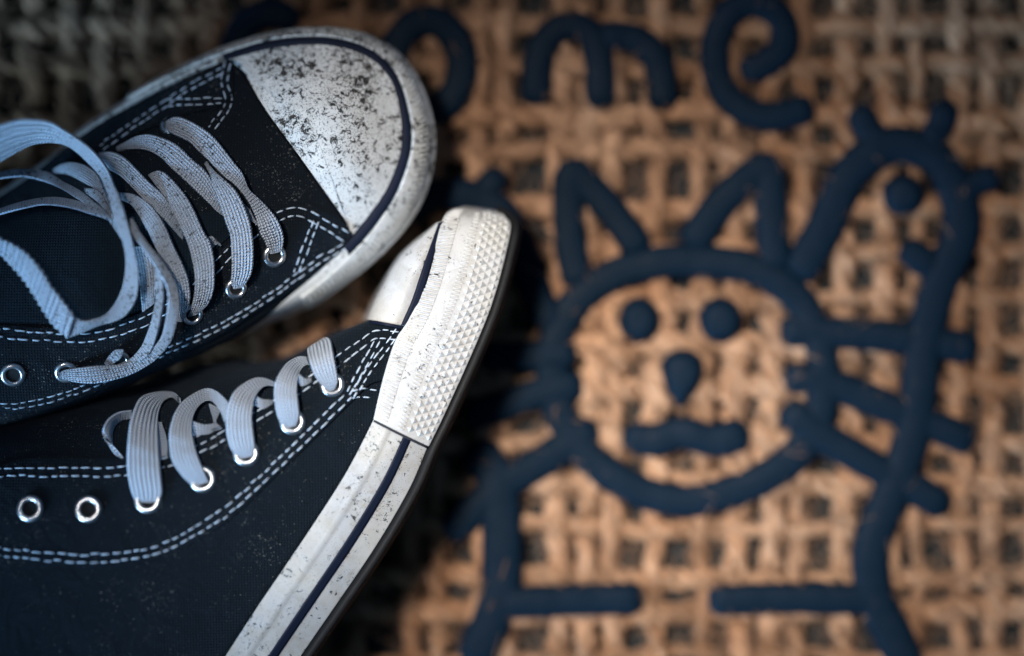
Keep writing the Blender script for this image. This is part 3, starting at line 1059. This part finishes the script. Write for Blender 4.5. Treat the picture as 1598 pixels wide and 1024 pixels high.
# fine ribs, two columns
ss = np.linspace(.01, .80, 1300)
for w0, w1, am in ((.04, .24, .030), (.42, .52, .018)):
    rl = np.stack([np.interp(ss * (NBB - 1), np.arange(NBB), bl[:, c]) for c in range(3)], 1)
    rr = np.stack([np.interp(ss * (NBB - 1), np.arange(NBB), br[:, c]) for c in range(3)], 1)
    rb = band(rl, rr, w0, w1, 6, 0.0, bulge=.22)
    nn = grid_normals(rb)
    Lr = np.linalg.norm(np.diff(rl, axis=0), axis=1).sum()
    wv = np.clip(np.sin(np.linspace(0, Lr / .125 * 2 * np.pi, 1300)) * 1.5, -1, 1)
    rb = rb + nn * (.10 + am * .7 + am * wv[:, None] * np.array([0, .8, 1, 1, .8, 0])[None])[..., None]
    sheet('rib_band', rb, M_RUB_B, bumperB)

# moulded diamonds
cols, rows = 5, 29
ws0, ws1 = .57, .985
for r in range(rows):
    for c in range(cols):
        s = .012 + (.83 - .012) * (r + .5 + (.5 if c % 2 else 0)) / rows
        wc = ws0 + (ws1 - ws0) * (c + .5) / cols
        hs = .5 * (.83 - .012) / rows * .96
        hw = (ws1 - ws0) / cols * .97
        wl, wr = max(ws0 - .02, wc - hw), min(ws1 + .012, wc + hw)
        q = [at_b(s - hs, wc, .095)[0], at_b(s, wr, .095)[0], at_b(s + hs, wc, .095)[0], at_b(s, wl, .095)[0]]
        tip, nn = at_b(s, wc, .178)
        tip = tip + random.gauss(0, .006)
        make('diamond_stud', q + [tip], [(0, 1, 4), (1, 2, 4), (2, 3, 4), (3, 0, 4)], M_RUB_B, bumperB, smooth=False)

# toe cap behind the thin stripe
capB = loft([PP([(632, 509, 6.55), (652, 466, 6.4), (669, 413, 6.1), (690, 345, 5.25)]),
             PP([(610, 505, 6.8), (630, 455, 6.6), (655, 402, 6.2), (687, 346, 5.2)]),
             PP([(579, 499, 6.2), (597, 458, 5.9), (630, 400, 5.5), (682, 347, 4.9)]),
             PP([(570, 500, 4.2), (590, 456, 3.9), (626, 396, 3.6), (684, 347, 3.6)]),
             PP([(566, 503, 1.4), (588, 460, 1.4), (626, 402, 1.5), (688, 350, 1.6)])], 60, 40)
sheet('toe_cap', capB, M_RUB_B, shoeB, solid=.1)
stB = loft([PP([(626, 508, 6.85), (644, 466, 6.72), (662, 412, 6.42), (684, 348, 5.5)]),
            PP([(641, 506, 6.75), (658, 466, 6.62), (674, 413, 6.32), (693, 345, 5.4)])], 60, 4)
sheet('stripe', stB, M_STRIPE, shoeB, solid=.1)
seam_or_shade = loft([PP([(577, 500, 6.35), (604, 504, 6.9), (636, 510, 6.75)]), PP([(576, 505, 6.3), (603, 509, 6.9), (634, 515, 6.75)])], 30, 4)
sheet('seam_or_shade', seam_or_shade, M_STRIPE, shoeB, solid=.05)

# long sole wall with its stripe
FL = [(588, 640, 7.15), (583, 655, 7.2), (540, 738, 7.4), (480, 832, 7.5), (400, 950, 7.6), (352, 1024, 7.6), (285, 1125, 7.6), (200, 1250, 7.6), (120, 1365, 7.4)]
FR = [(675, 684, 6.35), (668, 697, 6.35), (640, 762, 6.45), (590, 848, 6.55), (530, 937, 6.6), (470, 1024, 6.6), (400, 1130, 6.6), (315, 1260, 6.6), (230, 1385, 6.5)]
ff = resample(np.hstack([PP(FR), PP(FL)]), 300, 3)
fr_, fl_ = ff[:, :3], ff[:, 3:]
gF = band(fl_, fr_, 0.0, 1.0, 40, 0.02, bulge=.2)
nF = grid_normals(gF)
wq = np.linspace(0, 1, 40)
ridge = .05 * np.exp(-((wq - .29) / .035) ** 2) + .045 * np.clip((.28 - wq) / .03, 0, 1)
gF = gF + nF * ridge[None, :, None]
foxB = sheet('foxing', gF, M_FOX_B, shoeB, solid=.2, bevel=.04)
sheet('stripe', band(fl_, fr_, .555, .685, 5, .055, bulge=.2), M_STRIPE, foxB, solid=.04)
g0 = [at_b(.0, w_, .10)[0] for w_ in np.linspace(0, 1, 16)]
g1 = [at_b(-.004, w_, .09)[0] for w_ in np.linspace(0, 1, 16)]
ga = np.array([[p + np.array([.035, .09, 0]) * 0 + (p - q) * 0 for p, q in zip(g0, g1)],
               [p + np.array([-.03, -.075, 0.]) for p in g0]])
sheet('seam_or_shade', ga, M_STEP_SHADE, foxB, solid=.03)  # dark strip painting the shadow of the bumper's end, no separate part

# brown outsole: edge of the wall, then the tread face that stands upright on the mat
ro = np.vstack([br[::-1][60:], fr_[12:]])
ro = resample(ro, 200)
tang = np.gradient(ro, axis=0)
tang /= np.linalg.norm(tang, axis=1, keepdims=True)
sidev = np.stack([-tang[:, 1], tang[:, 0], np.zeros(len(tang))], 1)
if (sidev[:, 0]).mean() < 0:
    sidev = -sidev
k1 = ro + sidev * .05 - np.array([0, 0, .10])
k2 = ro + sidev * .10 - np.array([0, 0, .45])
k3 = ro + sidev * .12 - np.array([0, 0, .9])
k4 = ro + sidev * .02
k4[:, 2] = ro[:, 2] * .45 + .4
k5 = ro - sidev * .5
k5[:, 2] = .95 + np.clip((5.0 - ro[:, 2]) * .5, 0, 2)
sheet('outsole', np.stack([ro, k1, k2, k3, k4, k5], 1), M_SOLE, shoeB, solid=.3)

# quarter panel with eyelets
facing_b = [(-60, 742), (0, 728), (60, 716), (200, 715), (290, 692), (370, 648), (440, 606), (500, 566), (560, 524), (590, 512), (628, 512)]
seam_b = [(-60, 858), (0, 870), (150, 886), (250, 870), (350, 816), (430, 742), (500, 674), (548, 626), (575, 600), (598, 590), (606, 560)]
gQ = panel('eyestay', shoeB, SB, facing_b, seam_b, M_CANVAS_B, nu=130, nv=24)
SB2 = Surface([gB, gQ])
double_stitches(shoeB, SB2, [(-40, 756), (0, 738), (30, 737), (70, 737), (140, 737), (200, 734), (290, 711), (370, 668), (440, 625), (500, 584), (560, 540), (585, 523), (624, 524)], sep=13, length=13)
double_stitches(shoeB, SB2, [(-40, 852), (0, 861), (80, 869), (150, 871), (250, 856), (350, 799), (430, 728), (500, 660), (545, 616)], sep=12, length=13)
double_stitches(shoeB, SB2, [(546, 612), (565, 575), (582, 545), (590, 530)], sep=8)
double_stitches(shoeB, SB2, [(549, 618), (575, 578), (600, 545), (622, 515)], sep=8)
double_stitches(shoeB, SB2, [(548, 616), (566, 613), (586, 615)], sep=13)
for (x, y, r) in ((47, 794, .46), (138, 795, .46), (231, 780, .47), (316, 748, .45), (384, 707, .45), (456, 658, .44), (518, 600, .42)):
    eyelet(shoeB, SB2, x, y, r)

# laces of the lying sneaker
lace(shoeB, SB2, [(163, 684), (160, 672), (168, 655), (184, 644), (205, 640)], [(192, 716), (178, 706), (176, 672), (190, 656), (207, 654)], [(.2, .5), (.8, .4), (1.0, .4), (1.0, .5), (.8, .5)])
lace(shoeB, SB2, [(253, 660), (262, 690), (262, 712)], [(240, 660), (242, 690), (246, 716)], [.3, .25, .2])
lace(shoeB, SB2, [(325, 630), (334, 655), (346, 668)], [(345, 640), (338, 655), (330, 672)], [.3, .2, .15])
lace(shoeB, SB2, [(298, 655), (318, 662), (338, 660)], [(300, 690), (320, 684), (334, 674)], [.1, .1, .1])
lace(shoeB, SB2, [(396, 612), (408, 622), (424, 624)], [(396, 650), (410, 640), (426, 630)], [.1, .1, .1])
lace(shoeB, SB2, [(466, 582), (476, 590), (486, 590)], [(466, 604), (476, 602), (486, 596)], [.1, .1, .1])
# arched bands, from the eyelet up and over
lace(shoeB, SB2, [(215, 784), (207, 774), (200, 745), (198, 716), (200, 680), (205, 650), (219, 620), (248, 611), (268, 612), (279, 620)],
     [(247, 784), (254, 770), (252, 745), (249, 708), (247, 670), (248, 648), (253, 630), (262, 622), (272, 621), (281, 630)],
     [.03, .35, .6, .9, 1.15, 1.3, 1.2, .7])
lace(shoeB, SB2, [(302, 760), (286, 745), (269, 720), (264, 690), (266, 665), (275, 640), (290, 622), (319, 606), (340, 611), (360, 632), (364, 650)],
     [(326, 752), (319, 736), (308, 708), (301, 680), (300, 660), (305, 642), (315, 630), (326, 626), (334, 629), (345, 645), (350, 660)],
     [.03, .35, .6, .9, 1.1, 1.2, 1.1, .8, .5])
lace(shoeB, SB2, [(375, 716), (362, 704), (354, 680), (353, 652), (358, 626), (370, 606), (396, 590), (415, 590), (431, 597)],
     [(394, 712), (398, 697), (396, 675), (394, 656), (395, 638), (399, 620), (408, 607), (418, 602), (431, 604)],
     [.03, .35, .6, .85, 1.05, 1.1, .9, .6])
lace(shoeB, SB2, [(447, 668), (435, 656), (429, 630), (428, 606), (434, 586), (448, 566), (466, 556), (480, 557)],
     [(462, 664), (467, 650), (466, 630), (464, 612), (465, 592), (470, 578), (478, 570), (485, 570)],
     [.03, .35, .6, .8, 1.0, 1.0, .8, .5])
lace(shoeB, SB2, [(512, 611), (503, 603), (491, 586), (483, 565), (479, 548), (482, 543), (490, 542)],
     [(522, 608), (527, 594), (525, 575), (521, 553), (517, 531), (510, 527), (504, 530)],
     [.03, .3, .5, .75, .9, .7, .3])
